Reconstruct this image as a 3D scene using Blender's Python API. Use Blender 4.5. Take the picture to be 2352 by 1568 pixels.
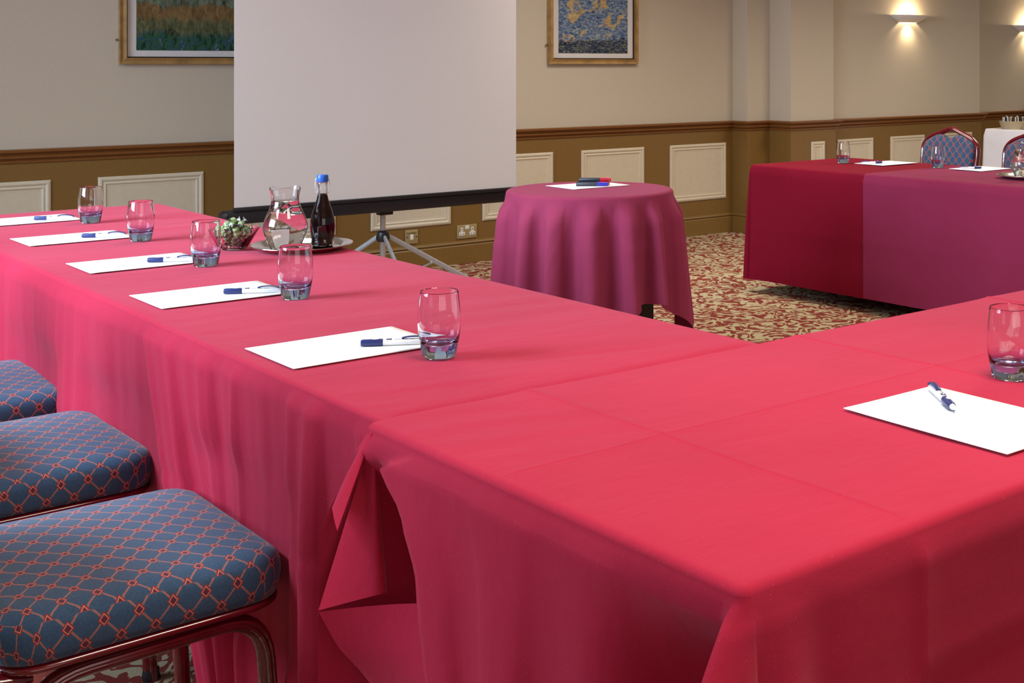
import bpy, bmesh, math, random
from mathutils import Vector, Matrix
random.seed(7)
D = bpy.data
for o in list(D.objects): D.objects.remove(o, do_unlink=True)
C = bpy.context.scene.collection
SC = bpy.context.scene
PI = math.pi

# ------------------------------------------------------------------ camera
YAW = math.radians(41.464)
cam_d = D.cameras.new('camera'); cam = D.objects.new('camera', cam_d); C.objects.link(cam)
cam.location = (0, 0, 1.265); cam.rotation_euler = (PI/2, 0, -YAW)
cam_d.sensor_fit = 'HORIZONTAL'; cam_d.sensor_width = 36; cam_d.lens = 2942.4/2352*36
cam_d.shift_x = -(1600-1176)/2352; cam_d.shift_y = -(784-146)/2352
cam_d.clip_start = 0.05; cam_d.clip_end = 100
SC.camera = cam

# ------------------------------------------------------------------ world, exposure, big lights
W = D.worlds.new('world'); SC.world = W; W.use_nodes = True
bg = W.node_tree.nodes['Background']; bg.inputs[0].default_value = (1.0, .97, .95, 1); bg.inputs[1].default_value = 0.16
vs = SC.view_settings
vs.view_transform = 'Standard'; vs.look = 'None'; vs.exposure = -0.05; vs.gamma = 1.0; vs.use_curve_mapping = False
SC.cycles.use_denoising = True
SC.cycles.sample_clamp_indirect = 6
SC.cycles.max_bounces = 10; SC.cycles.diffuse_bounces = 3; SC.cycles.glossy_bounces = 4
SC.cycles.transmission_bounces = 10; SC.cycles.transparent_max_bounces = 8

def area(name, loc, rot, sx, sy, power, col):
    l = D.lights.new(name, 'AREA'); l.shape = 'RECTANGLE'; l.size = sx; l.size_y = sy; l.energy = power; l.color = col
    o = D.objects.new(name, l); C.objects.link(o); o.location = loc; o.rotation_euler = rot
    return o
# daylight through the two windows of the left wall
area('window_daylight', (-2.45, 1.3, 1.60), (0, -PI/2, 0), 1.35, 1.2, 4, (.62, .84, 1.0))
o = area('window_daylight', (-2.48, 4.2, 1.80), (0, -PI/2, 0), 1.45, 2.6, 110, (.64, .78, 1.0)); o.data.spread = math.radians(96)
# cool fill added over the left aisle to brighten the hanging cloth sides
o = area('skirt_fill_light', (-1.0, 3.9, 2.60), (0, math.radians(-42), 0), .5, 2.6, 68, (.60, .83, 1.0)); o.data.spread = math.radians(100)
# ceiling lights of the room, the last added to brighten the far right wall
for (x, y, p) in ((1.5, .9, 36), (4.2, 2.2, 34), (2.2, 4.6, 18), (4.8, 5.4, 38), (7.4, 4.2, 58), (9.6, 4.2, 30)):
    o = area('ceiling_lamp_light', (x, y, 2.62), (0, 0, 0), .9, .9, p, (1.0, .92, .77)); o.data.spread = math.radians(150)
# daylight from the windows behind the camera
area('window_daylight', (0.2, -2.3, 1.6), (math.radians(78), 0, math.radians(-12)), 3.2, 1.6, 24, (1.0, .95, .9))

# ------------------------------------------------------------------ materials
def lin(r, g, b):
    f = lambda c: (c/255/12.92) if c/255 <= .04045 else ((c/255+.055)/1.055)**2.4
    return (f(r), f(g), f(b), 1)
class NT:
    def __init__(s, name):
        s.m = D.materials.new(name); s.m.use_nodes = True; s.t = s.m.node_tree; s.n = s.t.nodes; s.l = s.t.links
        s.b = s.n['Principled BSDF']
    def new(s, typ, **kw):
        n = s.n.new(typ)
        for k, v in kw.items(): setattr(n, k, v)
        return n
    def link(s, a, b): s.l.new(a, b)
    def val(s, inp, v):
        if hasattr(v, 'is_output') or isinstance(v, bpy.types.NodeSocket): s.link(v, inp)
        else: inp.default_value = v
    def math(s, op, a, b=None, c=None, clamp=False):
        n = s.new('ShaderNodeMath', operation=op); n.use_clamp = clamp
        s.val(n.inputs[0], a)
        if b is not None: s.val(n.inputs[1], b)
        if c is not None: s.val(n.inputs[2], c)
        return n.outputs[0]
    def coord(s, which='Object'):
        return s.new('ShaderNodeTexCoord').outputs[which]
    def mapping(s, vec, scale=(1,1,1), rot=(0,0,0), loc=(0,0,0)):
        n = s.new('ShaderNodeMapping'); s.link(vec, n.inputs[0]); n.inputs['Scale'].default_value = scale
        n.inputs['Rotation'].default_value = rot; n.inputs['Location'].default_value = loc
        return n.outputs[0]
    def noise(s, vec, scale, detail=2, rough=.5, dist=0):
        n = s.new('ShaderNodeTexNoise'); s.link(vec, n.inputs['Vector']); n.inputs['Scale'].default_value = scale
        n.inputs['Detail'].default_value = detail; n.inputs['Roughness'].default_value = rough; n.inputs['Distortion'].default_value = dist
        return n.outputs['Fac']
    def ramp(s, fac, stops, interp='LINEAR'):
        n = s.new('ShaderNodeValToRGB'); s.link(fac, n.inputs[0]); e = n.color_ramp.elements; n.color_ramp.interpolation = interp
        while len(e) > 1: e.remove(e[-1])
        e[0].position = stops[0][0]; e[0].color = stops[0][1]
        for p, c in stops[1:]:
            x = e.new(p); x.color = c
        return n.outputs[0]
    def mix(s, fac, a, b, blend='MIX'):
        n = s.new('ShaderNodeMix', data_type='RGBA', blend_type=blend)
        s.val(n.inputs[0], fac); s.val(n.inputs[6], a); s.val(n.inputs[7], b)
        return n.outputs[2]
    def bump(s, h, strength=.3, dist=.002):
        n = s.new('ShaderNodeBump'); s.link(h, n.inputs['Height']); n.inputs['Strength'].default_value = strength
        n.inputs['Distance'].default_value = dist; s.link(n.outputs[0], s.b.inputs['Normal'])
    def col(s, v): s.val(s.b.inputs['Base Color'], v)
    def set(s, **kw):
        for k, v in kw.items(): s.b.inputs[k.replace('_', ' ')].default_value = v
        return s

def plain(name, col, rough=.5, metal=0, nscale=40, var=.06, bump=.05, **kw):
    t = NT(name); v = t.coord()
    n = t.noise(v, nscale, 3)
    dark = tuple(c*(1-var) for c in col[:3]) + (1,); light = tuple(min(1, c*(1+var)) for c in col[:3]) + (1,)
    t.col(t.ramp(n, [(.3, dark), (.7, light)])); t.set(Roughness=rough, Metallic=metal, **kw)
    if bump: t.bump(t.noise(v, nscale*6, 2), bump, .001)
    return t.m

def cloth_mat(name, col, col2, sheen=.35, fleck=0.0, tint=(1, .72, .85, 1)):
    t = NT(name); v = t.coord()
    big = t.noise(v, 2.2, 3, .55)
    base = t.ramp(big, [(.35, col), (.65, col2)])
    fine = t.noise(t.mapping(v, (1, 1, 1)), 420, 2, .6)
    base = t.mix(t.math('MULTIPLY', fine, .22), base, tuple(c*1.5 for c in col[:3]) + (1,))
    if fleck:
        f = t.noise(v, 520, 1, .5)
        mk = t.math('MULTIPLY', t.math('GREATER_THAN', f, .76), fleck)
        base = t.mix(mk, base, lin(240, 150, 160))
    t.col(base)
    t.set(Roughness=.85); t.b.inputs['Specular IOR Level'].default_value = .12
    t.b.inputs['Sheen Weight'].default_value = sheen; t.b.inputs['Sheen Roughness'].default_value = .45
    t.b.inputs['Sheen Tint'].default_value = tint
    w = t.noise(t.mapping(v, (2, 4.5, 2.2)), 4, 3, .55)
    h = t.math('ADD', t.math('MULTIPLY', w, 1.6), t.math('MULTIPLY', fine, .10))
    t.bump(h, .4, .004)
    return t.m
M = {}
M['cloth'] = cloth_mat('red_cloth', lin(172, 32, 60), lin(182, 37, 66), sheen=.12, fleck=.3)
M['cloth_far'] = cloth_mat('dark_red_cloth', lin(114, 7, 32), lin(122, 10, 36), sheen=.0)
M['cloth_plum'] = cloth_mat('plum_red_cloth', lin(126, 36, 66), lin(132, 40, 72), sheen=.02, tint=(.9, .7, 1, 1))
M['cloth_round'] = cloth_mat('burgundy_cloth', lin(140, 50, 80), lin(148, 56, 86), sheen=.03, tint=(.9, .7, 1, 1))
M['linen'] = plain('white_linen', lin(226, 222, 224), .85, nscale=8, var=.03)

def wallpaper():
    t = NT('beige_wallpaper'); v = t.coord()
    n = t.noise(t.mapping(v, (60, 60, 300)), 3, 3, .6); n2 = t.noise(t.mapping(v, (300, 300, 40)), 3, 3, .6)
    s = t.math('ADD', t.math('MULTIPLY', n, .5), t.math('MULTIPLY', n2, .5))
    t.col(t.ramp(s, [(.35, lin(187, 173, 155)), (.65, lin(204, 192, 173))])); t.set(Roughness=.75)
    t.bump(s, .25, .001); return t.m
M['wallpaper'] = wallpaper()
M['wainscot'] = plain('olive_brown_paint', lin(124, 92, 44), .42, nscale=60, var=.05, bump=.08)
M['rail'] = plain('brown_gloss_paint', lin(122, 76, 36), .32, nscale=30, var=.06, bump=.03)
M['cream'] = plain('cream_paint', lin(206, 193, 170), .5, nscale=30, var=.03, bump=.04)
M['ceiling'] = plain('ceiling_white', lin(225, 220, 210), .9, bump=0)
M['plaster'] = plain('white_plaster', lin(228, 222, 214), .7, var=.02)

def carpet():
    t = NT('leaf_carpet'); v = t.coord()
    wn = t.new('ShaderNodeTexNoise'); t.link(v, wn.inputs['Vector']); wn.inputs['Scale'].default_value = 7; wn.inputs['Detail'].default_value = 1
    sub = t.new('ShaderNodeVectorMath', operation='SUBTRACT'); t.link(wn.outputs['Color'], sub.inputs[0]); sub.inputs[1].default_value = (.5, .5, .5)
    sc = t.new('ShaderNodeVectorMath', operation='SCALE'); t.link(sub.outputs[0], sc.inputs[0]); sc.inputs['Scale'].default_value = .13
    ad = t.new('ShaderNodeVectorMath', operation='ADD'); t.link(v, ad.inputs[0]); t.link(sc.outputs[0], ad.inputs[1])
    n = t.noise(ad.outputs[0], 11, 0, .5, .6); n2 = t.noise(v, 22, 1, .5, 1.2)
    w1 = t.math('SINE', t.math('MULTIPLY', n, 24))
    s = t.math('ADD', t.math('ADD', w1, t.math('MULTIPLY', t.math('SUBTRACT', n2, .5), 5.0)), .12)
    fac = t.ramp(s, [(.0, (0, 0, 0, 1)), (.12, (1, 1, 1, 1))])
    pile = t.noise(v, 380, 2, .6)
    red = t.mix(pile, lin(104, 40, 36), lin(146, 68, 56)); bei = t.mix(pile, lin(156, 144, 112), lin(200, 188, 154))
    t.col(t.mix(fac, bei, red)); t.set(Roughness=.95)
    t.b.inputs['Specular IOR Level'].default_value = .1
    t.bump(pile, .6, .003); return t.m
M['carpet'] = carpet()

def lattice():
    t = NT('blue_lattice_upholstery')
    uv = t.new('ShaderNodeUVMap').outputs[0]; sp = t.new('ShaderNodeSeparateXYZ'); t.link(uv, sp.inputs[0])
    a = t.math('DIVIDE', sp.outputs[0], .050); b = t.math('DIVIDE', sp.outputs[1], .060)
    p = t.math('ADD', a, b); q = t.math('SUBTRACT', a, b)
    def di(x): return t.math('ABSOLUTE', t.math('SUBTRACT', t.math('FRACT', t.math('ADD', x, 100.5)), .5))
    dp, dq = di(p), di(q)
    mn = t.math('MINIMUM', dp, dq); mx = t.math('MAXIMUM', dp, dq)
    v = t.coord(); fn = t.noise(v, 300, 2, .7); wv = t.math('MULTIPLY', t.math('SUBTRACT', t.noise(v, 700, 1, .5), .5), .05)
    mn = t.math('ADD', mn, wv); mx = t.math('ADD', mx, t.math('MULTIPLY', wv, .6))
    line = t.math('LESS_THAN', mn, .042); core = t.math('LESS_THAN', mn, .020)
    node = t.math('LESS_THAN', mx, .195); ring_ = t.math('LESS_THAN', mx, .145); inner = t.math('LESS_THAN', mx, .108)
    blue = t.mix(fn, lin(24, 48, 78), lin(56, 94, 130))
    c = t.mix(line, blue, lin(132, 108, 108)); c = t.mix(core, c, lin(176, 92, 82))
    c = t.mix(node, c, lin(138, 34, 42)); c = t.mix(ring_, c, lin(206, 128, 108)); c = t.mix(inner, c, lin(92, 24, 54))
    t.col(c); t.set(Roughness=.8); t.b.inputs['Sheen Weight'].default_value = .2
    t.bump(fn, .35, .001); return t.m
M['lattice'] = lattice()
M['lacquer'] = plain('cherry_lacquer', lin(100, 15, 24), .16, nscale=25, var=.12, bump=0)
M['lacquer'].node_tree.nodes['Principled BSDF'].inputs['Coat Weight'].default_value = .6
M['blackplastic'] = plain('black_plastic', lin(26, 26, 30), .35, bump=0)
M['screenfab'] = plain('white_screen_fabric', lin(200, 193, 191), .8, nscale=300, var=.02)
M['alu'] = plain('silver_metal', lin(190, 192, 196), .35, metal=.7, bump=0)
M['silver'] = plain('polished_silver', lin(225, 222, 215), .13, metal=1, nscale=20, var=.03, bump=.02)
M['gold'] = plain('worn_gold_wood', lin(158, 124, 74), .45, metal=.2, nscale=18, var=.25)
M['darkedge'] = plain('dark_edge', lin(50, 34, 24), .5)
M['mat'] = plain('white_card', lin(214, 210, 208), .8, var=.02)
M['paper'] = plain('white_paper', lin(252, 252, 253), .6, nscale=10, var=.005, bump=0)
M['penwhite'] = plain('white_plastic', lin(240, 240, 244), .25, bump=0)
M['navy'] = plain('navy_plastic', lin(36, 46, 104), .35, bump=0)
M['brass'] = plain('brass', lin(200, 180, 130), .3, metal=1, bump=0)
M['plate'] = plain('brushed_brass_plate', lin(176, 158, 112), .38, metal=.4, nscale=80)
M['switchwhite'] = plain('white_switch', lin(225, 222, 215), .4, bump=0)
M['slot'] = plain('dark_slot', lin(24, 20, 18), .6, bump=0)
M['blue_cap'] = plain('blue_cap', lin(40, 96, 190), .35, bump=0)
M['marker'] = plain('marker_black', lin(40, 46, 58), .4, bump=0)
for k, c in (('mred', (190, 30, 50)), ('mgreen', (20, 110, 80)), ('mblue', (50, 50, 170))): M[k] = plain('cap_'+k[1:], lin(*c), .35, bump=0)
M['wood_dark'] = plain('dark_wood', lin(40, 24, 22), .4)
M['cabgrey'] = plain('grey_panel', lin(120, 124, 110), .5)

def glass(name, col=(1, 1, 1, 1), rough=0.0, ior=1.45):
    t = NT(name); t.set(Roughness=rough, IOR=ior); t.b.inputs['Transmission Weight'].default_value = 1
    v = t.coord(); n = t.noise(v, 12, 1)
    t.col(t.ramp(n, [(0, col), (1, tuple(min(1, c*1.01) for c in col[:3])+(1,))])); return t.m
M['glass'] = glass('clear_glass', (.98, .985, .985, 1))
M['water'] = glass('water', (.985, .99, .99, 1), ior=1.33)
M['ice'] = glass('ice', (.97, .98, .98, 1), rough=.12, ior=1.31)
def tumbler_glass():
    t = NT('blue_based_glass'); t.set(Roughness=0.0, IOR=1.47); t.b.inputs['Transmission Weight'].default_value = 1
    sp = t.new('ShaderNodeSeparateXYZ'); t.link(t.coord(), sp.inputs[0])
    f = t.math('DIVIDE', sp.outputs[2], .12)
    t.col(t.ramp(f, [(0, (.60, .90, .95, 1)), (.10, (.42, .70, .98, 1)), (.17, (.38, .58, 1, 1)), (.25, (.68, .80, 1, 1)), (.38, (.97, .98, 1, 1)), (1, (.985, .985, .99, 1))]))
    return t.m
M['tumbler'] = tumbler_glass()
def liquid():
    t = NT('dark_berry_drink'); t.col(t.ramp(t.noise(t.coord(), 20), [(0, lin(34, 4, 10)), (1, lin(58, 8, 16))])); t.set(Roughness=.05, IOR=1.36); t.b.inputs['Transmission Weight'].default_value = .35; return t.m
M['drink'] = liquid()
def art1():
    t = NT('meadow_print'); v = t.coord(); sp = t.new('ShaderNodeSeparateXYZ'); t.link(v, sp.inputs[0])
    w = t.noise(t.mapping(v, (1, 1, .45), (0, .35, 0)), 46, 3, .65, .6)
    w2 = t.noise(t.mapping(v, (1, 1, .35), (0, -.4, 0)), 30, 2, .6, .4)
    green = t.ramp(w, [(.3, lin(10, 26, 22)), (.42, lin(24, 66, 52)), (.52, lin(50, 92, 64)), (.6, lin(30, 58, 104)), (.72, lin(116, 128, 108))])
    mid = t.ramp(w, [(.3, lin(52, 58, 36)), (.7, lin(110, 112, 80))])
    ochre = t.ramp(w, [(.3, lin(88, 68, 38)), (.7, lin(138, 112, 74))])
    h = t.math('ADD', sp.outputs[2], t.math('MULTIPLY', t.math('SUBTRACT', w2, .5), .12))
    c = t.mix(t.ramp(h, [(.150, (0, 0, 0, 1)), (.185, (1, 1, 1, 1))]), green, mid)
    c = t.mix(t.ramp(h, [(.228, (0, 0, 0, 1)), (.250, (1, 1, 1, 1))]), c, ochre)
    c = t.mix(t.ramp(h, [(.318, (0, 0, 0, 1)), (.328, (1, 1, 1, 1))]), c, t.ramp(w, [(.3, lin(40, 52, 40)), (.7, lin(120, 130, 110))]))
    t.col(c); t.set(Roughness=.25); return t.m
M['art1'] = art1()
def art2():
    t = NT('abstract_night_print'); v = t.coord(); sp = t.new('ShaderNodeSeparateXYZ'); t.link(v, sp.inputs[0])
    w = t.noise(v, 9, 2, .5, 1.4); s = t.noise(t.mapping(v, (1, 1, 2.2)), 42, 3, .6, 1.0)
    blue = t.ramp(s, [(.3, lin(36, 50, 92)), (.5, lin(92, 114, 150)), (.7, lin(172, 178, 160))])
    och = t.ramp(s, [(.3, lin(150, 120, 70)), (.7, lin(206, 180, 130))])
    c = t.mix(t.ramp(w, [(.54, (0, 0, 0, 1)), (.62, (1, 1, 1, 1))]), blue, och)
    low = t.ramp(s, [(.35, lin(20, 26, 34)), (.52, lin(56, 68, 92)), (.66, lin(140, 134, 100))])
    h = t.math('ADD', sp.outputs[2], t.math('MULTIPLY', t.math('SUBTRACT', w, .5), .10))
    c = t.mix(t.ramp(h, [(.15, (0, 0, 0, 1)), (.17, (1, 1, 1, 1))]), low, c)
    t.col(c); t.set(Roughness=.25); return t.m
M['art2'] = art2()
def lamp_glow():
    t = NT('lamp_bulb'); t.b.inputs['Emission Color'].default_value = (1, .80, .50, 1); t.b.inputs['Emission Strength'].default_value = 25; return t.m
M['bulb'] = lamp_glow()
def candy():
    t = NT('green_mint_wrap'); v = t.coord(); n = t.noise(v, 90, 2, .6)
    t.col(t.ramp(n, [(.35, lin(80, 104, 60)), (.6, lin(156, 178, 116)), (.7, lin(214, 222, 196))])); t.set(Roughness=.18); t.bump(n, .4, .002); return t.m
M['candy'] = candy()
def foil():
    t = NT('dark_clear_wrapper'); v = t.coord(); n = t.noise(v, 160, 2, .7)
    t.col(t.ramp(n, [(.4, lin(60, 48, 46)), (.6, lin(190, 190, 184))])); t.set(Roughness=.2, Metallic=.4); t.bump(n, .6, .002); return t.m
M['foil'] = foil()
def wicker():
    t = NT('pale_wicker'); v = t.coord(); w = t.new('ShaderNodeTexWave'); t.link(v, w.inputs[0]); w.inputs['Scale'].default_value = 60; w.bands_direction = 'Z'
    t.col(t.ramp(w.outputs['Fac'], [(.1, lin(140, 120, 88)), (.7, lin(196, 180, 146))])); t.set(Roughness=.7); t.bump(w.outputs['Fac'], .5, .003); return t.m
M['wicker'] = wicker()
M['sachet_w'] = plain('white_sachet', lin(214, 208, 200), .5)
M['sachet_d'] = plain('dark_sachet', lin(52, 48, 50), .5)
M['sachet_t'] = plain('tan_sachet', lin(176, 150, 120), .5)

# ------------------------------------------------------------------ helpers
def link(o, parent=None):
    C.objects.link(o)
    if parent: o.parent = parent
    return o
def mesh(name, verts, faces, m, parent=None, smooth=True, uvs=None, loc=None, rot=None):
    me = D.meshes.new(name); me.from_pydata([tuple(v) for v in verts], [], faces)
    if uvs:
        l = me.uv_layers.new(name='UVMap')
        for i, lp in enumerate(me.loops): l.data[i].uv = uvs[lp.vertex_index]
    me.materials.append(m); me.update()
    if smooth: me.polygons.foreach_set('use_smooth', [True]*len(me.polygons))
    o = D.objects.new(name, me); link(o, parent)
    if loc: o.location = loc
    if rot: o.rotation_euler = rot
    return o
class MB:
    def __init__(s): s.v = []; s.f = []
    def add(s, v, f, mat=None):
        k = len(s.v)
        s.v += [tuple((mat @ Vector(p)) if mat else p) for p in v]; s.f += [tuple(i+k for i in q) for q in f]; return s
    def box(s, x0, x1, y0, y1, z0, z1, bev=0, mat=None):
        bm = bmesh.new(); bmesh.ops.create_cube(bm, size=1)
        for v in bm.verts: v.co = Vector((x0+(v.co.x+.5)*(x1-x0), y0+(v.co.y+.5)*(y1-y0), z0+(v.co.z+.5)*(z1-z0)))
        if bev: bmesh.ops.bevel(bm, geom=list(bm.edges), offset=bev, segments=2, affect='EDGES', profile=.5)
        bm.verts.index_update(); v = [x.co.copy() for x in bm.verts]; f = [[q.index for q in x.verts] for x in bm.faces]; bm.free()
        return s.add(v, f, mat)
    def lathe(s, prof, n=32, mat=None, rf=None, close=False):
        v = []; f = []
        for (r, z) in prof:
            for k in range(n):
                a = 2*PI*k/n; q = rf(a, z, r) if rf else r
                v.append((q*math.cos(a), q*math.sin(a), z))
        for i in range(len(prof)-1):
            for k in range(n):
                f.append((i*n+k, i*n+(k+1) % n, (i+1)*n+(k+1) % n, (i+1)*n+k))
        if prof[0][0] > 1e-6: f.append(tuple(reversed(range(n))))
        if prof[-1][0] > 1e-6: f.append(tuple((len(prof)-1)*n+k for k in range(n)))
        return s.add(v, f, mat)
    def tube(s, pts, r, n=12, closed=False, ry=None, mat=None, up=Vector((0, 0, 1))):
        pts = [Vector(p) for p in pts]; N = len(pts); v = []; f = []; prev = None
        for i, p in enumerate(pts):
            if closed: t = (pts[(i+1) % N]-pts[i-1]).normalized()
            else: t = (pts[min(i+1, N-1)]-pts[max(i-1, 0)]).normalized()
            if prev is None:
                a = up if abs(t.dot(up)) < .95 else Vector((1, 0, 0))
                u = (a - t*a.dot(t)).normalized()
            else: u = (prev - t*prev.dot(t)).normalized()
            prev = u; w = t.cross(u); rr = r[i] if isinstance(r, (list, tuple)) else r
            for k in range(n):
                g = 2*PI*k/n; v.append(p + u*rr*math.cos(g) + w*(ry or rr)*math.sin(g))
        for i in range(N if closed else N-1):
            j = (i+1) % N
            for k in range(n): f.append((i*n+k, i*n+(k+1) % n, j*n+(k+1) % n, j*n+k))
        if not closed: f.append(tuple(reversed(range(n)))); f.append(tuple((N-1)*n+k for k in range(n)))
        return s.add(v, f, mat)
    def build(s, name, m, parent=None, smooth=True, **kw):
        o = mesh(name, s.v, s.f, m, parent, smooth, **kw)
        bm = bmesh.new(); bm.from_mesh(o.data); bmesh.ops.remove_doubles(bm, verts=bm.verts, dist=1e-6); bmesh.ops.recalc_face_normals(bm, faces=bm.faces)
        if smooth:
            for e in bm.edges:
                if len(e.link_faces) == 2 and e.calc_face_angle(0) > math.radians(38): e.smooth = False
        bm.to_mesh(o.data); bm.free(); return o
def arc_path(pts, r, n=6):
    pts = [Vector(p) for p in pts]; out = [pts[0]]
    for i in range(1, len(pts)-1):
        a, b, c = pts[i-1], pts[i], pts[i+1]
        u = (a-b); w = (c-b); rr = min(r, u.length*.45, w.length*.45); p0 = b+u.normalized()*rr; p1 = b+w.normalized()*rr
        for k in range(n+1):
            t = k/n; out.append(p0*(1-t)**2 + b*2*t*(1-t) + p1*t*t)
    out.append(pts[-1]); return out
def tag(o, label, cat, group=None):
    o['label'] = label; o['category'] = cat
    if group: o['group'] = group
    return o
def thing(name, label, cat, loc=(0, 0, 0), rz=0, group=None):
    o = D.objects.new(name, None); o.empty_display_size = .05; C.objects.link(o); o.location = loc; o.rotation_euler = (0, 0, rz)
    return tag(o, label, cat, group)
def struct(o): o['kind'] = 'structure'; return o
def copy_tree(o, parent=None):
    c = o.copy(); C.objects.link(c)
    if parent: c.parent = parent
    for ch in list(o.children): copy_tree(ch, c)
    return c
def place(proto, used, loc, rz, label):
    o = copy_tree(proto) if used else proto
    o.location = loc; o.rotation_euler = (0, 0, rz); o['label'] = label; return o
def hashf(i, s=0):
    x = math.sin(i*127.1+s*311.7)*43758.5453; return x-math.floor(x)
def vn(x, s=0):
    i = math.floor(x); t = x-i; t = t*t*(3-2*t); return hashf(i, s)*(1-t)+hashf(i+1, s)*t
def sm(a, b, x):
    t = max(0, min(1, (x-a)/(b-a))); return t*t*(3-2*t)

# ------------------------------------------------------------------ room
YB = 7.08
WALLP = [(-2.6, YB), (6.621, YB), (6.621, 6.922), (6.858, 6.922), (6.858, 6.70), (7.327, 6.70), (7.327, 6.76), (9.277, 6.76), (9.277, 6.87), (12.2, 6.87)]
ZR = .834
def wall_strip(path, off, z0, z1):
    """wall sheet with thickness following the plan path, offset towards the room"""
    pts = offset_path(path, off); back = [(x, YB+.45) for x, y in path]
    mb = MB()
    for i in range(len(pts)-1):
        (x0, y0), (x1, y1) = pts[i], pts[i+1]
        mb.add([(x0, y0, z0), (x1, y1, z0), (x1, y1, z1), (x0, y0, z1)], [(0, 1, 2, 3)])
    return mb
def offset_path(path, off):
    out = []
    for i, (x, y) in enumerate(path):
        def nrm(a, b):
            dx, dy = b[0]-a[0], b[1]-a[1]; L = math.hypot(dx, dy); return (dy/L, -dx/L)
        ns = []
        if i > 0: ns.append(nrm(path[i-1], path[i]))
        if i < len(path)-1: ns.append(nrm(path[i], path[i+1]))
        nx = sum(set([round(n[0], 4) for n in ns])); ny = sum(set([round(n[1], 4) for n in ns]))
        out.append((x+nx*off, y+ny*off))
    return out
def sweep_profile(path, prof):
    """prof: list of (offset towards room, z) swept along the plan path"""
    mb = MB(); rows = [offset_path(path, o) for o, z in prof]
    for j in range(len(prof)-1):
        for i in range(len(path)-1):
            a = rows[j][i]; b = rows[j][i+1]; c = rows[j+1][i+1]; d = rows[j+1][i]
            mb.add([(a[0], a[1], prof[j][1]), (b[0], b[1], prof[j][1]), (c[0], c[1], prof[j+1][1]), (d[0], d[1], prof[j+1][1])], [(0, 1, 2, 3)])
    return mb
# floor / ceiling
struct(MB().box(-2.75, 12.2, -2.6, 7.6, -.08, 0).build('floor', M['carpet'], smooth=False))
struct(MB().box(-2.75, 12.2, -2.6, 7.6, 2.72, 2.8).build('ceiling', M['ceiling'], smooth=False))
# back wall: solid blocks, upper part papered
mb = MB()
blocks = [(-2.6, 6.621, YB), (6.621, 6.858, 6.922), (6.858, 7.327, 6.70), (7.327, 9.277, 6.76), (9.277, 12.2, 6.87)]
for x0, x1, y in blocks: mb.box(x0, x1, y, 7.55, 0, 2.72)
struct(mb.build('wall_back', M['wallpaper'], smooth=False))
# wainscot skin with its end returns
struct(sweep_profile(WALLP, [(.012, 0), (.012, .78), (0.0, .78)]).build('trim_1', M['wainscot'], smooth=False))
# dado rail
RP = [(.012, .764), (.020, .766), (.022, .776), (.017, .780), (.020, .786), (.034, .790), (.036, .800), (.028, .806), (.032, .814), (.050, .820), (.052, .832), (.048, .8345), (0, .8355)]
struct(sweep_profile(WALLP, RP).build('trim_2', M['rail'], smooth=False))
# baseboard
BP = [(.026, 0), (.026, .112), (.022, .118), (.026, .124), (.030, .130), (.026, .138), (.012, .145)]
struct(sweep_profile(WALLP, BP).build('baseboard_back', M['wainscot'], smooth=False))
# raised panels
def panel(x0, x1, yw, z0=.257, z1=.673, n=3):
    y = yw-.012; mb = MB()
    prof = [(0, 0), (0, .006), (.008, .011), (.016, .012), (.026, .006), (.036, .009), (.044, .004), (.056, .003)]
    v = []; f = []
    for (ins, h) in prof:
        k = min(ins, (x1-x0)*.42)
        v += [(x0+k, y-h, z0+ins), (x1-k, y-h, z0+ins), (x1-k, y-h, z1-ins), (x0+k, y-h, z1-ins)]
    for i in range(len(prof)-1):
        for k in range(4): f.append((i*4+k, i*4+(k+1) % 4, (i+1)*4+(k+1) % 4, (i+1)*4+k))
    L = (len(prof)-1)*4; f.append((L, L+1, L+2, L+3))
    o = mb.add(v, f).build('trim_%d' % n, M['cream'], smooth=False); struct(o)
pn = 3
for x0, x1 in [(-2.34, -1.79), (-1.56, -1.01), (-.79, -.24), (-.015, .53), (.534+.0, 1.081), (1.308, 1.855), (2.082, 2.629), (2.856, 3.403), (3.63, 4.177), (4.41, 4.959), (5.193, 5.744), (5.985, 6.536)]:
    if x0 < -.5 or x0 == .534: pass
    panel(x0 + (.02 if x0 == .534 else 0), x1, YB, n=pn); pn += 1
panel(7.064, 7.213, 6.70, n=pn); pn += 1
for x0, x1 in [(7.42, 7.844), (8.058, 8.494), (8.72, 9.146)]:
    panel(x0, x1, 6.76, n=pn); pn += 1
# left wall with two windows
mb = MB()
for (y0, y1, z0, z1) in [(-2.6, .7, 0, 2.72), (1.9, 2.8, 0, 2.72), (6.2, 7.08, 0, 2.72), (.7, 1.9, 0, .9), (2.8, 6.2, 0, .9), (.7, 1.9, 2.6, 2.72), (2.8, 6.2, 2.6, 2.72)]:
    mb.box(-2.75, -2.6, y0, y1, z0, z1)
struct(mb.build('wall_left', M['wallpaper'], smooth=False))
for n, (y0, y1) in enumerate(((.7, 1.9), (2.8, 6.2))):
    w = D.objects.new('window_%d' % (n+1), None); C.objects.link(w); w.location = (-2.66, (y0+y1)/2, .9); struct(w)
    f = MB(); h = 1.7; ww = (y1-y0)/2
    f.box(-.03, .03, -ww, ww, 0, .06).box(-.03, .03, -ww, ww, h-.06, h).box(-.03, .03, -ww, -ww+.06, .06, h-.06).box(-.03, .03, ww-.06, ww, .06, h-.06).box(-.02, .02, -.02, .02, .06, h-.06).box(-.02, .02, -ww+.06, -.02, 1.06, 1.1).box(-.02, .02, .02, ww-.06, 1.06, 1.1)
    f.build('window_frame', M['plaster'], w, smooth=False)
    MB().box(-.003, .003, -ww+.05, ww-.05, .05, h-.05).build('window_pane', M['glass'], w, smooth=False)

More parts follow.
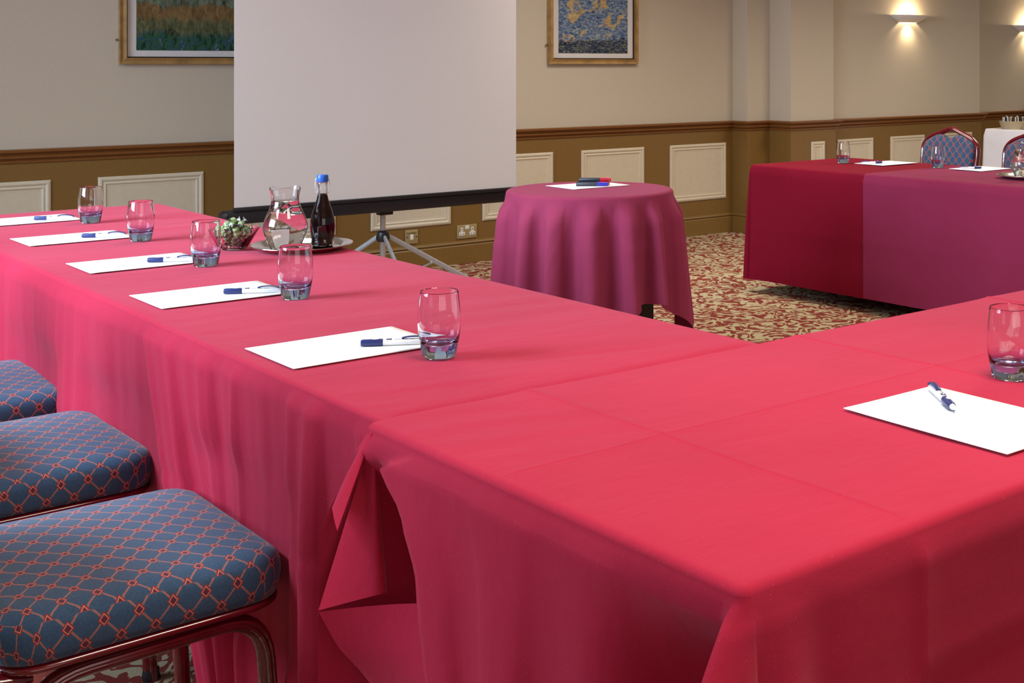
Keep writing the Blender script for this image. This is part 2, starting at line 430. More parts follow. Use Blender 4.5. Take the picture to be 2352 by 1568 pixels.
# ------------------------------------------------------------------ pictures
def picture(name, label, x0, x1, z0, z1, art, brackets):
    w = x1-x0; h = z1-z0
    t = thing(name, label, 'picture', ((x0+x1)/2, YB-.001, z0))
    def ring(a, b, y0, y1, m, nm):
        v = []
        for ins, y in ((a, y0), (a, y1), ((a+b)/2, y1-.006), (b, y1), (b, y0)):
            v += [(-w/2+ins, -y, ins), (w/2-ins, -y, ins), (w/2-ins, -y, h-ins), (-w/2+ins, -y, h-ins)]
        f = []
        for i in range(4):
            for k in range(4): f.append((i*4+k, i*4+(k+1) % 4, (i+1)*4+(k+1) % 4, (i+1)*4+k))
        return mesh(nm, v, f, m, t, smooth=False)
    ring(0, .034, 0, .028, M['gold'], 'frame')
    ring(.034, .040, 0, .020, M['darkedge'], 'frame_slip')
    MB().box(-w/2+.036, w/2-.036, -.010, -.002, .036, h-.036).build('mount_card', M['mat'], t, smooth=False)
    a = .087; MB().box(-w/2+a, w/2-a, -.0125, -.010, .074, h-.07).build('art_print', M[art], t, smooth=False)
    for s in brackets:
        MB().tube([(s*w/2, -.008, .128), (s*(w/2+.012), -.008, .128)], .004, 8).lathe([(0, -.003), (.007, -.003), (.007, .003), (0, .003)], 12, mat=Matrix.Translation((s*(w/2+.012), -.012, .128)) @ Matrix.Rotation(PI/2, 4, 'X')).build('security_screw', M['brass'], t)
    return t
picture('framed_picture', 'gold framed print of a green and ochre meadow partly behind the projector screen', 2.188, 2.95, 1.262, 1.92, 'art1', (-1,))
picture('framed_picture', 'gold framed abstract blue and ochre print right of the projector screen', 4.920, 5.684, 1.262, 1.92, 'art2', (-1,))

# ------------------------------------------------------------------ electrics
t = thing('double_socket', 'brass double wall socket with two white outlets low on the brown wainscot', 'socket', (4.294, YB-.012, .200))
MB().box(-.072, .072, -.008, 0, -.043, .043, .002).build('face_plate', M['plate'], t)
for s in (-.038, .038):
    MB().box(s-.009, s+.009, -.0105, -.008, -.004, .026, .001).box(s-.021, s+.021, -.0105, -.008, -.024, -.002, .001).build('outlet', M['switchwhite'], t)
    for (a_, b_, c_, d_) in ((-.0025, .0025, .010, .020), (-.013, -.007, -.016, -.011), (.007, .013, -.016, -.011)): MB().box(s+a_, s+b_, -.0112, -.0105, c_, d_).build('pin_slot', M['slot'], t, smooth=False)
MB().box(-.014, .014, -.011, -.008, .014, .038, .001).build('rocker_switch', M['switchwhite'], t)
t = thing('fused_switch', 'square brass switch plate with one white rocker beside the screen tripod', 'switch', (3.902, YB-.012, .200))
MB().box(-.043, .043, -.008, 0, -.043, .043, .002).build('face_plate', M['plate'], t)
MB().box(-.032, .032, -.016, -.008, .026, .036, .002).build('cable_cover', M['plate'], t)
MB().box(-.011, .011, -.011, -.008, -.018, .016, .001).build('rocker_switch', M['switchwhite'], t)
for s in (-1, 1):
    MB().lathe([(0, 0), (.004, 0), (.004, .002), (0, .002)], 10, mat=Matrix.Translation((s*.031, -.008, 0)) @ Matrix.Rotation(PI/2, 4, 'X')).build('screw', M['slot'], t)

# ------------------------------------------------------------------ wall sconces
def sconce(loc, label):
    t = thing('wall_sconce', label, 'wall light', loc, 0, 'plaster uplighters on the back wall')
    n = 28; v = []; f = []
    prof = [(.226, .105, .060), (.224, .104, .066), (.216, .098, .064), (.120, .045, -.002), (.116, .043, .000), (.212, .094, .060)]
    prof = [(.112, .060, .000), (.226, .125, .055), (.226, .125, .060), (.218, .118, .060), (.106, .054, .004), (.106, .054, .000)]
    for (a, b, z) in prof:
        for k in range(n+1):
            g = PI*k/n; v.append((a*math.cos(g), -b*math.sin(g)**.8, z))
    P = len(prof)
    for i in range(P):
        j = (i+1) % P
        for k in range(n): f.append((i*(n+1)+k, i*(n+1)+k+1, j*(n+1)+k+1, j*(n+1)+k))
    mesh('plaster_shade', v, f, M['plaster'], t)
    MB().lathe([(0, -.02), (.012, -.018), (.014, 0), (.012, .018), (0, .02)], 14, mat=Matrix.Translation((0, -.035, .030)) @ Matrix.Rotation(PI/2, 4, 'Y')).build('bulb', M['bulb'], t)
    l = D.lights.new('sconce_light', 'POINT'); l.energy = 5.5; l.color = (1, .78, .48); l.shadow_soft_size = .015
    o = D.objects.new('sconce_light', l); C.objects.link(o); o.location = (loc[0], loc[1]-.045, loc[2]+.058)
    l2 = D.lights.new('sconce_light', 'SPOT'); l2.energy = 9; l2.color = (1, .80, .50); l2.shadow_soft_size = .02; l2.spot_size = math.radians(120); l2.spot_blend = 1
    o = D.objects.new('sconce_light', l2); C.objects.link(o); o.location = (loc[0], loc[1]-.040, loc[2]+.004)
    return t
sconce((8.29, 6.76, 1.602), 'lit plaster uplighter above the chair back, nearer of the two wall lights')
sconce((10.16, 6.87, 1.556), 'lit plaster uplighter cut off at the right edge of the photo')

# ------------------------------------------------------------------ cloth builder
def profile_pts(zt, hang, r=.014, nr=5, nd=26):
    rows = [(r*math.sin(k/nr*PI/2), r*(1-math.cos(k/nr*PI/2))) for k in range(nr+1)]
    return rows, [hang*(k/nd)**1.0 for k in range(1, nd+1)]
def earf(e, k, n):
    t = k/n
    if e < 0: return (-e*(sm(0, .14, t) if t < .14 else (1-(t-.14)/.86)**1.5), .9)
    return (e*math.sin(PI*t)**1.6, .8)
def cloth(name, x0, x1, y0, y1, zt, sides, hang, off, hf, ear, m, label, cat='tablecloth', group=None, step=.012, xs=(), ys=(), warp=None, r=.014, nd=30):
    """sides: string of hanging sides; off(side,u,d)->outward offset; ear(corner)->flare size; hf(x,y)->height"""
    xi0 = x0+(r if 'W' in sides else 0); xi1 = x1-(r if 'E' in sides else 0); yi0 = y0+(r if 'S' in sides else 0); yi1 = y1-(r if 'N' in sides else 0)
    def coords(a, b, extra):
        n = max(2, int((b-a)/step)); c = [a+(b-a)*i/n for i in range(n+1)]
        for e in extra:
            if a+.02 < e < b-.02:
                c = [q for q in c if abs(q-e) > .009]; c += [e-.006, e-.003, e, e+.003, e+.006]
        return sorted(c)
    X = coords(xi0, xi1, xs); Y = coords(yi0, yi1, ys); v = []; f = []
    nx, ny = len(X), len(Y)
    for y in Y:
        for x in X:
            e = min((x-xi0) if 'W' in sides else 9, (xi1-x) if 'E' in sides else 9, (y-yi0) if 'S' in sides else 9, (yi1-y) if 'N' in sides else 9)
            v.append((x, y, zt+hf(x, y)*sm(0, .03, e)))
    for j in range(ny-1):
        for i in range(nx-1): f.append((j*nx+i, j*nx+i+1, (j+1)*nx+i+1, (j+1)*nx+i))
    rows, deep = profile_pts(zt, hang, r, nd=nd)
    cols = []  # (x, y, nx, ny, side, u, earfac)
    order = 'SENW'
    def colset(s):
        if s == 'S': return [(x, yi0, 0, -1, 'S', x) for x in X]
        if s == 'E': return [(xi1, y, 1, 0, 'E', y) for y in Y]
        if s == 'N': return [(x, yi1, 0, 1, 'N', x) for x in reversed(X)]
        return [(xi0, y, -1, 0, 'W', y) for y in reversed(Y)]
    cor = {'SE': (xi1, yi0, -90), 'EN': (xi1, yi1, 0), 'NW': (xi0, yi1, 90), 'WS': (xi0, yi0, 180)}
    def emit(seq):
        base = len(v); R = len(rows)+len(deep)
        for (x, y, ax, ay, s, u, ef) in seq:
            for (o, dz) in rows: v.append((x+ax*o, y+ay*o, zt-dz))
            for d in deep:
                w = off(s, u, d) + ef[0]*(d/.5)**ef[1] if ef else off(s, u, d)
                px, py, pz = x+ax*(r+w), y+ay*(r+w), zt-r-d
                if warp: px, py, pz = warp(s, u, d, px, py, pz)
                v.append((px, py, pz))
        for i in range(len(seq)-1):
            for k in range(R-1): f.append((base+i*R+k, base+(i+1)*R+k, base+(i+1)*R+k+1, base+i*R+k+1))
    i = 0; segs = []
    full = all(s in sides for s in order)
    cur = []
    for idx in range(4):
        s = order[idx]
        if s not in sides:
            if cur: segs.append(cur); cur = []
            continue
        L = colset(s)
        prev = order[idx-1]
        cs = [(c[0], c[1], c[2], c[3], c[4], c[5], None) for c in L]
        # ear influence near corners along the sides
        cur += cs
        nxt = order[(idx+1) % 4]
        if nxt in sides:
            key = s+nxt; cx_, cy_, a0 = cor[key]; e = ear(key); n = 14
            for k in range(1, n):
                t_ = k/n; a = math.radians(a0+90*t_)
                uu = cs[-1][5] if t_ < .5 else None
                cur.append((cx_, cy_, math.cos(a), math.sin(a), key, t_, earf(e, k, n)))
    if cur: segs.append(cur)
    if not full and len(segs) == 2 and 'W' in sides and 'S' in sides:
        key = 'WS'; cx_, cy_, a0 = cor[key]; e = ear(key); n = 14
        mid = [(cx_, cy_, math.cos(math.radians(a0+90*k/n)), math.sin(math.radians(a0+90*k/n)), key, k/n, earf(e, k, n)) for k in range(1, n)]
        segs = [segs[1]+mid+segs[0]]
    elif not full and len(segs) == 1 and False: pass
    elif full or (len(segs) == 1 and segs[0][0][4] == 'S' and segs[0][-1][4] == 'W'):
        key = 'WS'; cx_, cy_, a0 = cor[key]; e = ear(key); n = 14
        segs[0] += [(cx_, cy_, math.cos(math.radians(a0+90*k/n)), math.sin(math.radians(a0+90*k/n)), key, k/n, earf(e, k, n)) for k in range(1, n)] + [segs[0][0]]
    for sg in segs: emit(sg)
    o = mesh(name, v, f, m)
    bm = bmesh.new(); bm.from_mesh(o.data); bmesh.ops.remove_doubles(bm, verts=bm.verts, dist=2e-5); bmesh.ops.recalc_face_normals(bm, faces=bm.faces); bm.to_mesh(o.data); bm.free()
    # give the fabric a real thickness
    so = o.modifiers.new('thickness', 'SOLIDIFY'); so.thickness = .0008; so.offset = -1; so.use_rim = False
    return tag(o, label, cat, group)
def tent(x, c, w=.004, a=.0016, b=.0022, w2=.035):
    d = abs(x-c); return a*max(0, 1-d/w) + b*math.exp(-d/w2)
def fold(u, s, f, sharp=1.6):
    q = vn(u*f, s)*2-1; return math.copysign(abs(q)**(1/sharp), q)

# base table cloth (nearest)
def h_base(x, y):
    z = tent(x, 1.16) + tent(x, 1.775) + tent(x, 2.39) + tent(y, 1.385, a=.0008)
    z += .0010*fold(y*2+x*.4, 3, 6)*vn(x*3, 8) + .0012*vn(x*2.2+y*1.1, 5)
    z += .0015*math.sin((y+.25*x)*70+vn(x*4, 2)*5)*math.exp(-((x-.95)/.22)**2)*sm(1.25, 1.6, y)*.5
    return z
def off_base(s, u, d):
    if s == 'W':
        a = .024*fold(u, 11, 9)+.010*fold(u, 15, 21)
        e = sm(.98, 1.12, u)*(1-sm(1.42, 1.5, u))
        w = .016 + (a*e)*min(1, d/.28) + .045*d*math.exp(-((u-1.16)/.07)**2)
        w -= (.16*sm(0, .16, d))*(1-sm(.94, 1.18, u))
        return max(w, -.16)
    if s == 'S':
        w = .010*min(1, d/.3)*(fold(u, 21, 3.2)+.6)+.006
        w += .10*d*math.exp(-((u-.93)/.035)**2) - .05*d*math.exp(-((u-.985)/.03)**2)
        k = u-1.151
        w += .005*math.exp(-abs(k)/.012) + .004*sm(-.012, .012, k)
        if u > 1.151: w += .006*math.exp(-abs(d-.15)/.007)-.006*sm(.13, .17, d)
        else: w += .004*math.exp(-abs(d-.19-.2*(1.15-u))/.010)
        return max(w, .001)
    return .008+.010*min(1, d/.3)*(1+fold(u, 31, 7))
def warp_base(s, u, d, x, y, z):
    """near the far corner the fabric is dragged round and falls inwards, leaving a deep shaded hollow"""
    if s == 'W' and u > 1.32:
        yb = 1.70-.115*sm(0, .08, d)-.055*sm(.05, .16, d)-.035*sm(.15, .35, d)
        t = (u-1.32)/(1.701-1.32); tb = .62; k = sm(0, .04, d)
        if t <= tb: y2 = 1.32+(yb-1.32)*t/tb; dx = -.012*sm(.4, 1, t/tb)*min(1, d/.1)
        else:
            q = (t-tb)/(1-tb); y2 = yb+(1.70-yb)*q; dx = -.012*min(1, d/.1)+.14*math.sin(PI*q**.8)*sm(0, .15, d)
        y = y*(1-k)+y2*k; x += dx*k
    return x, y, z
E_ = lambda k: {'WS': -.34, 'SE': .03}.get(k, .02)
base_cloth = cloth('tablecloth', .878, 2.90, .926, 1.720, .740, 'SW', .715, off_base, h_base, E_, M['cloth'],
    'bright red tablecloth over the nearest table, its front corner towards the viewer', group='red tablecloths on the meeting tables', step=.011, xs=(1.16, 1.775, 2.39), ys=(1.385,), nd=44, warp=warp_base)
def add_ear(o):
    """the drooping folded corner flap at the joint between the two nearest tables"""
    me = o.data; bm = bmesh.new(); bm.from_mesh(me)
    Cc = Vector((.884, 1.708, .737))
    def fan(bot, bulge, n=16):
        rows = []
        for j in range(n+1):
            t = j/n; row = []
            for i, b in enumerate(bot):
                p = Cc.lerp(Vector(b), t); p.x -= bulge(i/(len(bot)-1))*math.sin(PI*min(1, t*.9))
                row.append(bm.verts.new(p))
            rows.append(row)
        for j in range(n):
            for i in range(len(bot)-1):
                fc = bm.faces.new((rows[j][i], rows[j][i+1], rows[j+1][i+1], rows[j+1][i])); fc.smooth = True
    def interp(pts, n=8):
        pts = [Vector(p) for p in pts]; out = []
        for i in range(len(pts)-1):
            p0 = pts[max(i-1, 0)]; p1 = pts[i]; p2 = pts[i+1]; p3 = pts[min(i+2, len(pts)-1)]
            for k in range(n):
                t = k/n; out.append(.5*((2*p1)+(-p0+p2)*t+(2*p0-5*p1+4*p2-p3)*t*t+(-p0+3*p1-3*p2+p3)*t**3))
        out.append(pts[-1]); return out
    # front flap: hem from inside the valley to the tip and rolled behind it
    hem = interp([(.868, 1.640, .520), (.850, 1.618, .531), (.818, 1.642, .522), (.781, 1.674, .509)], 8)
    fan(hem, lambda s: .004*math.sin(PI*s))
    hem2 = interp([(.806, 1.668, .615), (.812, 1.690, .632), (.822, 1.706, .640), (.86, 1.716, .66)], 6)
    fan(hem2, lambda s: .006*math.sin(PI*s))
    # layer behind the flap: cut edge of the cloth running down from the tip
    edge = interp([(.782, 1.675, .507), (.806, 1.662, .455), (.838, 1.650, .410), (.860, 1.640, .36), (.872, 1.62, .22), (.874, 1.61, .04)], 8)
    inner = interp([(.882, 1.55, .53), (.868, 1.52, .47), (.862, 1.50, .41), (.862, 1.49, .36), (.862, 1.48, .22), (.862, 1.46, .04)], 8)
    n = 8; rows = []
    for a, b in zip(edge, inner):
        rows.append([bm.verts.new(Vector(a).lerp(Vector(b), k/n) + Vector((.012*math.sin(PI*k/n), 0, 0))) for k in range(n+1)])
    for j in range(len(rows)-1):
        for k in range(n):
            fc = bm.faces.new((rows[j][k], rows[j][k+1], rows[j+1][k+1], rows[j+1][k])); fc.smooth = True
    bm.to_mesh(me); bm.free()
add_ear(base_cloth)
base2 = cloth('tablecloth', 2.90, 4.925, .930, 1.712, .7385, 'SN', .70, lambda s, u, d: .01+.01*min(1, d/.3)*(1+fold(u, 41, 6)), lambda x, y: .001*vn(x*3+y, 4)+tent(x, 3.6), lambda k: 0, M['cloth'],
    'red tablecloth at the right end of the nearest row, beyond the drinking glass', group='red tablecloths on the meeting tables', step=.02)

# left row, near cloth (A) and far cloth (B)
def h_A(x, y):
    z = .0030*math.exp(-((x-.93)/.13)**2)*(vn((y-.18*x)*26+vn(x*6, 3)*1.5, 17)-.4)*sm(2.25, 2.5, y)*(1-sm(2.70, 2.74, y))
    z += .0020*math.exp(-((y-1.80-.05*x)/.05)**2)*fold(x+y*3, 7, 9)+.0018*fold(y*1.0+.10*x, 12, 16)*vn(x*3.1, 9)
    z += .0010*vn(x*4+y*2.5, 6) - .007*math.exp(-((y-1.722)/.016)**2)
    z += tent(y, 2.06+.0*x, a=.0006, b=.0006)
    return z
CHY = (2.232, 2.925, 3.570, 4.185)
def tuck(u, d, w):
    k = max(sm(.30, .20, 0) if False else (1-sm(.19, .30, abs(u-c))) for c in CHY)*sm(.12, .20, d)*(1-sm(.42, .50, d))
    return w*(1-.6*k)
def off_A(s, u, d):
    a = .012*fold(u, 51, 15, 2.2)+.006*fold(u, 52, 30)
    if s == 'W':
        g = min(1, .3+d/.3)
        w = .014+1.35*a*g - .012*math.exp(-((d-.26)/.010)**2)*.3 + .0035*math.exp(-abs(d-.27)/.008)
        return max(tuck(u-.25*d*sm(1.9, 2.73, u), d, w), .001)
    return .008
def warp_A(s, u, d, x, y, z):
    if s == 'W':
        k = sm(1.9, 2.73, u); y -= .62*d*k*k*.9
    return x, y, z
clA = cloth('tablecloth', .900, 1.690, 1.724, 2.735, .7385, 'WE', .70, off_A, h_A, lambda k: 0, M['cloth'],
    'red tablecloth with gathered folds, under the nearest glass of the left row', group='red tablecloths on the meeting tables', step=.009, warp=warp_A, r=.010, nd=44)
def h_B(x, y):
    z = tent(x, 1.30, a=.0004, b=.0004) + tent(y, 3.35, a=.0006) + tent(y, 4.2, a=.0006)
    z += .0014*fold(y*1.0+.08*x, 62, 12)*vn(x*2.5, 9)+.001*vn(x*4+y*2.5, 66)
    return z
def off_B(s, u, d):
    g = min(1, .2+d/.35)
    a = .016*fold(u, 61, 10)*(1-.5*sm(3.2, 3.8, u))+.005*fold(u, 62, 28)
    w = .013+a*g+.003*math.exp(-abs(d-.27)/.008)
    if s == 'W': w = tuck(u, d, w+.02*d*math.exp(-((u-4.05)/.12)**2))
    return max(w, .001)
clB = cloth('tablecloth', .908, 1.690, 2.40, 4.995, .7365, 'WNE', .52, off_B, h_B, lambda k: .04, M['cloth'],
    'long red tablecloth of the left row under the jug and bottle tray', group='red tablecloths on the meeting tables', step=.013)

# right row, beyond the round table
def off_far(s, u, d): return max(.002, .006+.006*fold(u, 71, 3)*min(1, d/.4) + .0015*math.exp(-abs(d-.33)/.01) + (.006*math.exp(-abs(u-4.823)/.01) if s == 'W' else 0) + .03*d*math.exp(-((u-5.109)/.05)**2))
def h_far(x, y): return .004*math.exp(-((y-4.717)/.02)**2)*sm(4.98, 5.5, x) + tent(x, 5.3, a=.001) + tent(y, 4.823, a=.001)+.002*fold(y+.2*x, 73, 7)*vn(x*3, 4)
cloth('tablecloth', 4.934, 5.735, 4.219, 5.136, .706, 'WNE', .618, off_far, h_far, lambda k: .03, M['cloth_far'],
    'dark red tablecloth covering the far end of the right hand row', group='red tablecloths on the meeting tables', step=.02)
cloth('tablecloth', 4.931, 5.738, 1.74, 4.299, .7075, 'WE', .615, lambda s, u, d: max(.003, .006+.005*fold(u, 75, 3)*min(1, d/.4)+(.003*sm(3.945, 3.965, u) + .004*math.exp(-abs(u-3.954)/.008)) + .0015*math.exp(-abs(d-.33)/.01)), lambda x, y: .0015*fold(y+.2*x, 76, 6)+tent(y, 3.954), lambda k: 0, M['cloth_plum'],
    'plum toned red tablecloth overlapping the far one on the right hand row', group='red tablecloths on the meeting tables', step=.02)

# folding tables under the cloths
def folding_table(x0, x1, y0, y1, zt, label, proto=None):
    t = thing('folding_table', label, 'table', ((x0+x1)/2, (y0+y1)/2, 0), 0, 'folding tables under the red cloths')
    w = (x1-x0)/2-.004; l = (y1-y0)/2-.004
    MB().box(-w, w, -l, l, zt-.025, zt, .003).build('tabletop', M['wood_dark'], t)
    for sx in (-1, 1):
        for sy in (-1, 1):
            MB().tube([(sx*(w-.09), sy*(l-.14), 0), (sx*(w-.09), sy*(l-.14), zt-.026)], .014, 10).build('leg', M['wood_dark'], t)
    return t

# ------------------------------------------------------------------ round table
RC = Vector((3.222, 4.322, 0)); RT = .348
t = thing('round_table', 'small round table on a dark pedestal under a burgundy cloth', 'table', RC)
MB().lathe([(0, .712), (RT-.012, .712), (RT-.006, .718), (RT-.006, .732), (RT-.012, .7365), (0, .7365)], 48).build('tabletop', M['wood_dark'], t)
th_cam = math.atan2(-RC.y, -RC.x)
for s in (-.42, .42):
    # flat dark leg panels that show below the hem
    a = th_cam+PI/2; c_, s_ = math.cos(a), math.sin(a)
    MB().box(-.09, .09, -.014, .014, 0, .711, .003, mat=Matrix.Translation((c_*s*.42, s_*s*.42, 0)) @ Matrix.Rotation(a, 4, 'Z')).build('leg', M['wood_dark'], t)
def round_cloth():
    ridges = [-70, -42, -23, 1, 24.5, 44.6, 70]; val = [-56, -33, -10, 13.5, 37, 56]
    nodes = [(a, 1) for a in ridges]+[(a, -1) for a in val]
    a = 86; s = -1
    while a < 280: nodes.append((a, s)); a += 11+4*hashf(a, 3); s = -s
    nodes.sort(); nodes = [(nodes[-1][0]-360, nodes[-1][1])]+nodes+[(nodes[0][0]+360, nodes[0][1])]
    def F(deg):
        for i in range(len(nodes)-1):
            if nodes[i][0] <= deg <= nodes[i+1][0]:
                t = (deg-nodes[i][0])/(nodes[i+1][0]-nodes[i][0]); t = sm(0, 1, t) if nodes[i][1] < 0 else sm(0, 1, t)**1.0
                return nodes[i][1]*(1-t)+nodes[i+1][1]*t
        return 0
    n = 540; rin = [0, .1, .2, .28, .32, .334]; nr = 6; nd = 34; v = []; f = []
    zt = .7405; r = .016
    for k in range(n):
        deg = -80+360*k/n; dd = deg if deg <= 280 else deg-360
        a = th_cam - 0 + math.radians(deg)   # deg>0 : towards the picture's right
        ca, sa = math.cos(a), math.sin(a); Fv = F(dd)
        ph = math.radians(deg-40); q = max(abs(math.cos(ph)), abs(math.sin(ph)))
        hang = min(.785/q-RT, .735)*1.0
        hang = max(.37, hang-.02)
        for rr in rin: v.append((rr*ca, rr*sa, zt+.0006*vn(rr*20+deg*.05, 3)))
        for j in range(1, nr+1):
            g = j/nr*PI/2; o = .334+r*math.sin(g); v.append((o*ca, o*sa, zt-r*(1-math.cos(g))))
        for j in range(1, nd+1):
            d = hang*j/nd; w = sm(0, .10, d)
            A = .019*w + .050*d
            wr = .0015*vn(deg*.4+d*20, 5)
            Fs = math.copysign(abs(Fv)**.75, Fv); rad = .351+.019*w+.056*d + A*Fs + wr + .010*d*math.exp(-abs(d-.2)/.01)
            rad = max(rad, .353)
            v.append((rad*ca, rad*sa, zt-r-d))
    R = len(rin)+nr+nd
    for k in range(n):
        k2 = (k+1) % n
        for j in range(R-1): f.append((k*R+j, k2*R+j, k2*R+j+1, k*R+j+1))
    o = mesh('round_tablecloth', v, f, M['cloth_round'], loc=RC)
    bm = bmesh.new(); bm.from_mesh(o.data); bmesh.ops.remove_doubles(bm, verts=bm.verts, dist=2e-5); bmesh.ops.recalc_face_normals(bm, faces=bm.faces); bm.to_mesh(o.data); bm.free()
    so = o.modifiers.new('thickness', 'SOLIDIFY'); so.thickness = .0008; so.offset = -1; so.use_rim = False
    tag(o, 'burgundy cloth draped in deep folds over the small round table', 'tablecloth')
round_cloth()

# ------------------------------------------------------------------ chairs
def smooth_closed(pts, n=6):
    pts = [Vector(p) for p in pts]; N = len(pts); out = []
    for i in range(N):
        p0, p1, p2, p3 = pts[i-1], pts[i], pts[(i+1) % N], pts[(i+2) % N]
        for k in range(n):
            t = k/n; out.append(.5*((2*p1)+(-p0+p2)*t+(2*p0-5*p1+4*p2-p3)*t*t+(-p0+3*p1-3*p2+p3)*t**3))
    return out
def rrect(hx, hy, r, n=8):
    out = []
    for cx_, cy_, a0 in ((hx-r, hy-r, 0), (-hx+r, hy-r, 90), (-hx+r, -hy+r, 180), (hx-r, -hy+r, 270)):
        for k in range(n+1):
            a = math.radians(a0+90*k/n); out.append((cx_+r*math.cos(a), cy_+r*math.sin(a), math.cos(a), math.sin(a)))
    # densify the straight runs
    res = []
    for i in range(len(out)):
        a = out[i]; b = out[(i+1) % len(out)]; L = math.hypot(b[0]-a[0], b[1]-a[1]); m_ = max(1, int(L/.03))
        for k in range(m_): res.append(tuple(a[j]+(b[j]-a[j])*k/m_ for j in range(4)))
    return res
def make_chair():
    t = thing('banquet_chair', 'chair', 'chair')
    hx, hy = .215, .232
    ring = rrect(hx, hy, .065); n = len(ring)
    # seat cushion: rounded side, piping seam, slightly domed top
    prof = [(-.018, .398, .095), (-.004, .402, .082), (.001, .415, .068), (.004, .430, .053), (.004, .446, .037), (.001, .457, .026), (-.0015, .4605, .022), (-.0020, .4612, .0215), (-.0030, .4625, .006), (-.010, .4690, -.001), (-.020, .4735, -.013), (-.034, .4770, -.028)]
    v = []; f = []; uv = []
    for (e, z, a) in prof:
        for (x, y, nx, ny) in ring: v.append((x+nx*e, y+ny*e, z)); uv.append((x+nx*a, y+ny*a))
    tops = [.78, .6, .4, .2]
    for s in tops:
        for (x, y, nx, ny) in ring:
            k = len(v); bx, by = (x-nx*.034), (y-ny*.034); q = 1-s
            v.append((bx*s, by*s, .4770+.006*(1-s*s))); uv.append(((x-nx*.028)*s, (y-ny*.028)*s))
    rows = len(prof)+len(tops)
    for i in range(rows-1):
        for k in range(n): f.append((i*n+k, i*n+(k+1) % n, (i+1)*n+(k+1) % n, (i+1)*n+k))
    v.append((0, 0, .483)); uv.append((0, 0))
    for k in range(n): f.append(((rows-1)*n+k, (rows-1)*n+(k+1) % n, len(v)-1))
    f.append(tuple(reversed(range(n))))
    mesh('seat', v, f, M['lattice'], t, uvs=uv)
    # rim of the seat pan
    v = []; f = []
    pr = [(-.03, .386), (-.008, .387), (-.002, .390), (-.001, .395), (-.006, .399), (-.03, .400)]
    for (e, z) in pr:
        for (x, y, nx, ny) in ring: v.append((x+nx*e, y+ny*e, z))
    for i in range(len(pr)-1):
        for k in range(n): f.append((i*n+k, i*n+(k+1) % n, (i+1)*n+(k+1) % n, (i+1)*n+k))
    f.append(tuple(reversed(range(n)))); f.append(tuple((len(pr)-1)*n+k for k in range(n)))
    mesh('seat_pan', v, f, M['lacquer'], t)
    # side frames: front leg, rail and rear leg in one bent tube
    for s in (-1, 1):
        y = s*.205
        pts = arc_path([(.205, y+s*.004, 0), (.178, y, .374), (-.165, y, .369), (-.245, y+s*.01, 0)], .075, 8)
        mb = MB().tube(pts, .0125, 14, ry=.0145, up=Vector((0, 1, 0)))
        # raised bead along the outside of the tube
        mb.tube([Vector(p)+Vector((0, s*.0135, 0)) for p in pts], .0050, 8)
        cxm = Vector((.0, 0, .18))
        for kk in (-1, 1):
            q_ = [Vector(p)+((cxm-Vector(p)).normalized()*(.0085*kk) + Vector((0, s*.0100, 0))) for p in pts]; mb.tube(q_, .0042, 8)
        mb.build('side_frame', M['lacquer'], t)
        for q in (pts[0], pts[-1]):
            MB().lathe([(0, 0), (.017, 0), (.018, .006), (.016, .022), (0, .022)], 16, mat=Matrix.Translation((q[0], q[1], 0))).build('foot_cap', M['blackplastic'], t)
    for x in (.13, -.12):
        MB().tube([(x, -.20, .376), (x, .20, .376)], .009, 10).build('cross_bar', M['lacquer'], t)
    # back frame: crown-topped bent tube that returns under the seat
    half = [(-.175, .200, .372), (-.232, .200, .385), (-.252, .196, .44), (-.270, .192, .60), (-.290, .198, .715), (-.296, .192, .772), (-.302, .152, .815), (-.309, .076, .846), (-.314, .025, .866), (-.315, 0, .870)]
    full_ = [Vector(p) for p in half]+[Vector((p[0], -p[1], p[2])) for p in reversed(half[:-1])]
    sp_ = []
    for i in range(len(full_)-1):
        p0 = full_[max(i-1, 0)]; p1 = full_[i]; p2 = full_[i+1]; p3 = full_[min(i+2, len(full_)-1)]
        for k in range(5):
            tt = k/5; sp_.append(.5*((2*p1)+(-p0+p2)*tt+(2*p0-5*p1+4*p2-p3)*tt*tt+(-p0+3*p1-3*p2+p3)*tt**3))
    sp_.append(full_[-1])
    mb = MB().tube(sp_, .0160, 12); cen = Vector((0, 0, .66))
    mb.tube([p+Vector((.012, 0, 0)) for p in sp_], .005, 8)
    mb.tube([p-Vector((.012, 0, 0)) for p in sp_], .005, 8)
    mb.build('back_frame', M['lacquer'], t)
    # padded back
    def bx(z): return -.252-(z-.44)*.125
    out = [(.176, .50), (.176, .60), (.182, .69), (.186, .757), (.174, .792), (.130, .818), (.082, .837), (.046, .833), (0, .816)]
    poly = [(y, z) for y, z in out]+[(-y, z) for y, z in reversed(out[:-1])]+[(-.12, .486), (0, .482), (.12, .486)]
    pc = smooth_closed([(0, p[0], p[1]) for p in poly], 4); n = len(pc)
    v = []; f = []; uv = []
    lay = [(.94, -.022), (.985, -.020), (1.0, -.010), (1.0, .006), (.985, .018), (.95, .026), (.8, .031), (.5, .034), (.2, .035)]
    for (s, dx) in lay:
        for p in pc:
            y = p.y*s; z = .66+(p.z-.66)*s; v.append((bx(z)+dx, y, z)); uv.append((y, z+(.01 if dx < 0 else 0)))
    for i in range(len(lay)-1):
        for k in range(n): f.append((i*n+k, i*n+(k+1) % n, (i+1)*n+(k+1) % n, (i+1)*n+k))
    f.append(tuple(reversed(range(n)))); f.append(tuple((len(lay)-1)*n+k for k in range(n)))
    mesh('backrest', v, f, M['lattice'], t, uvs=uv)
    return t
ch = make_chair()
G1 = 'banquet chairs along the left side of the left row'
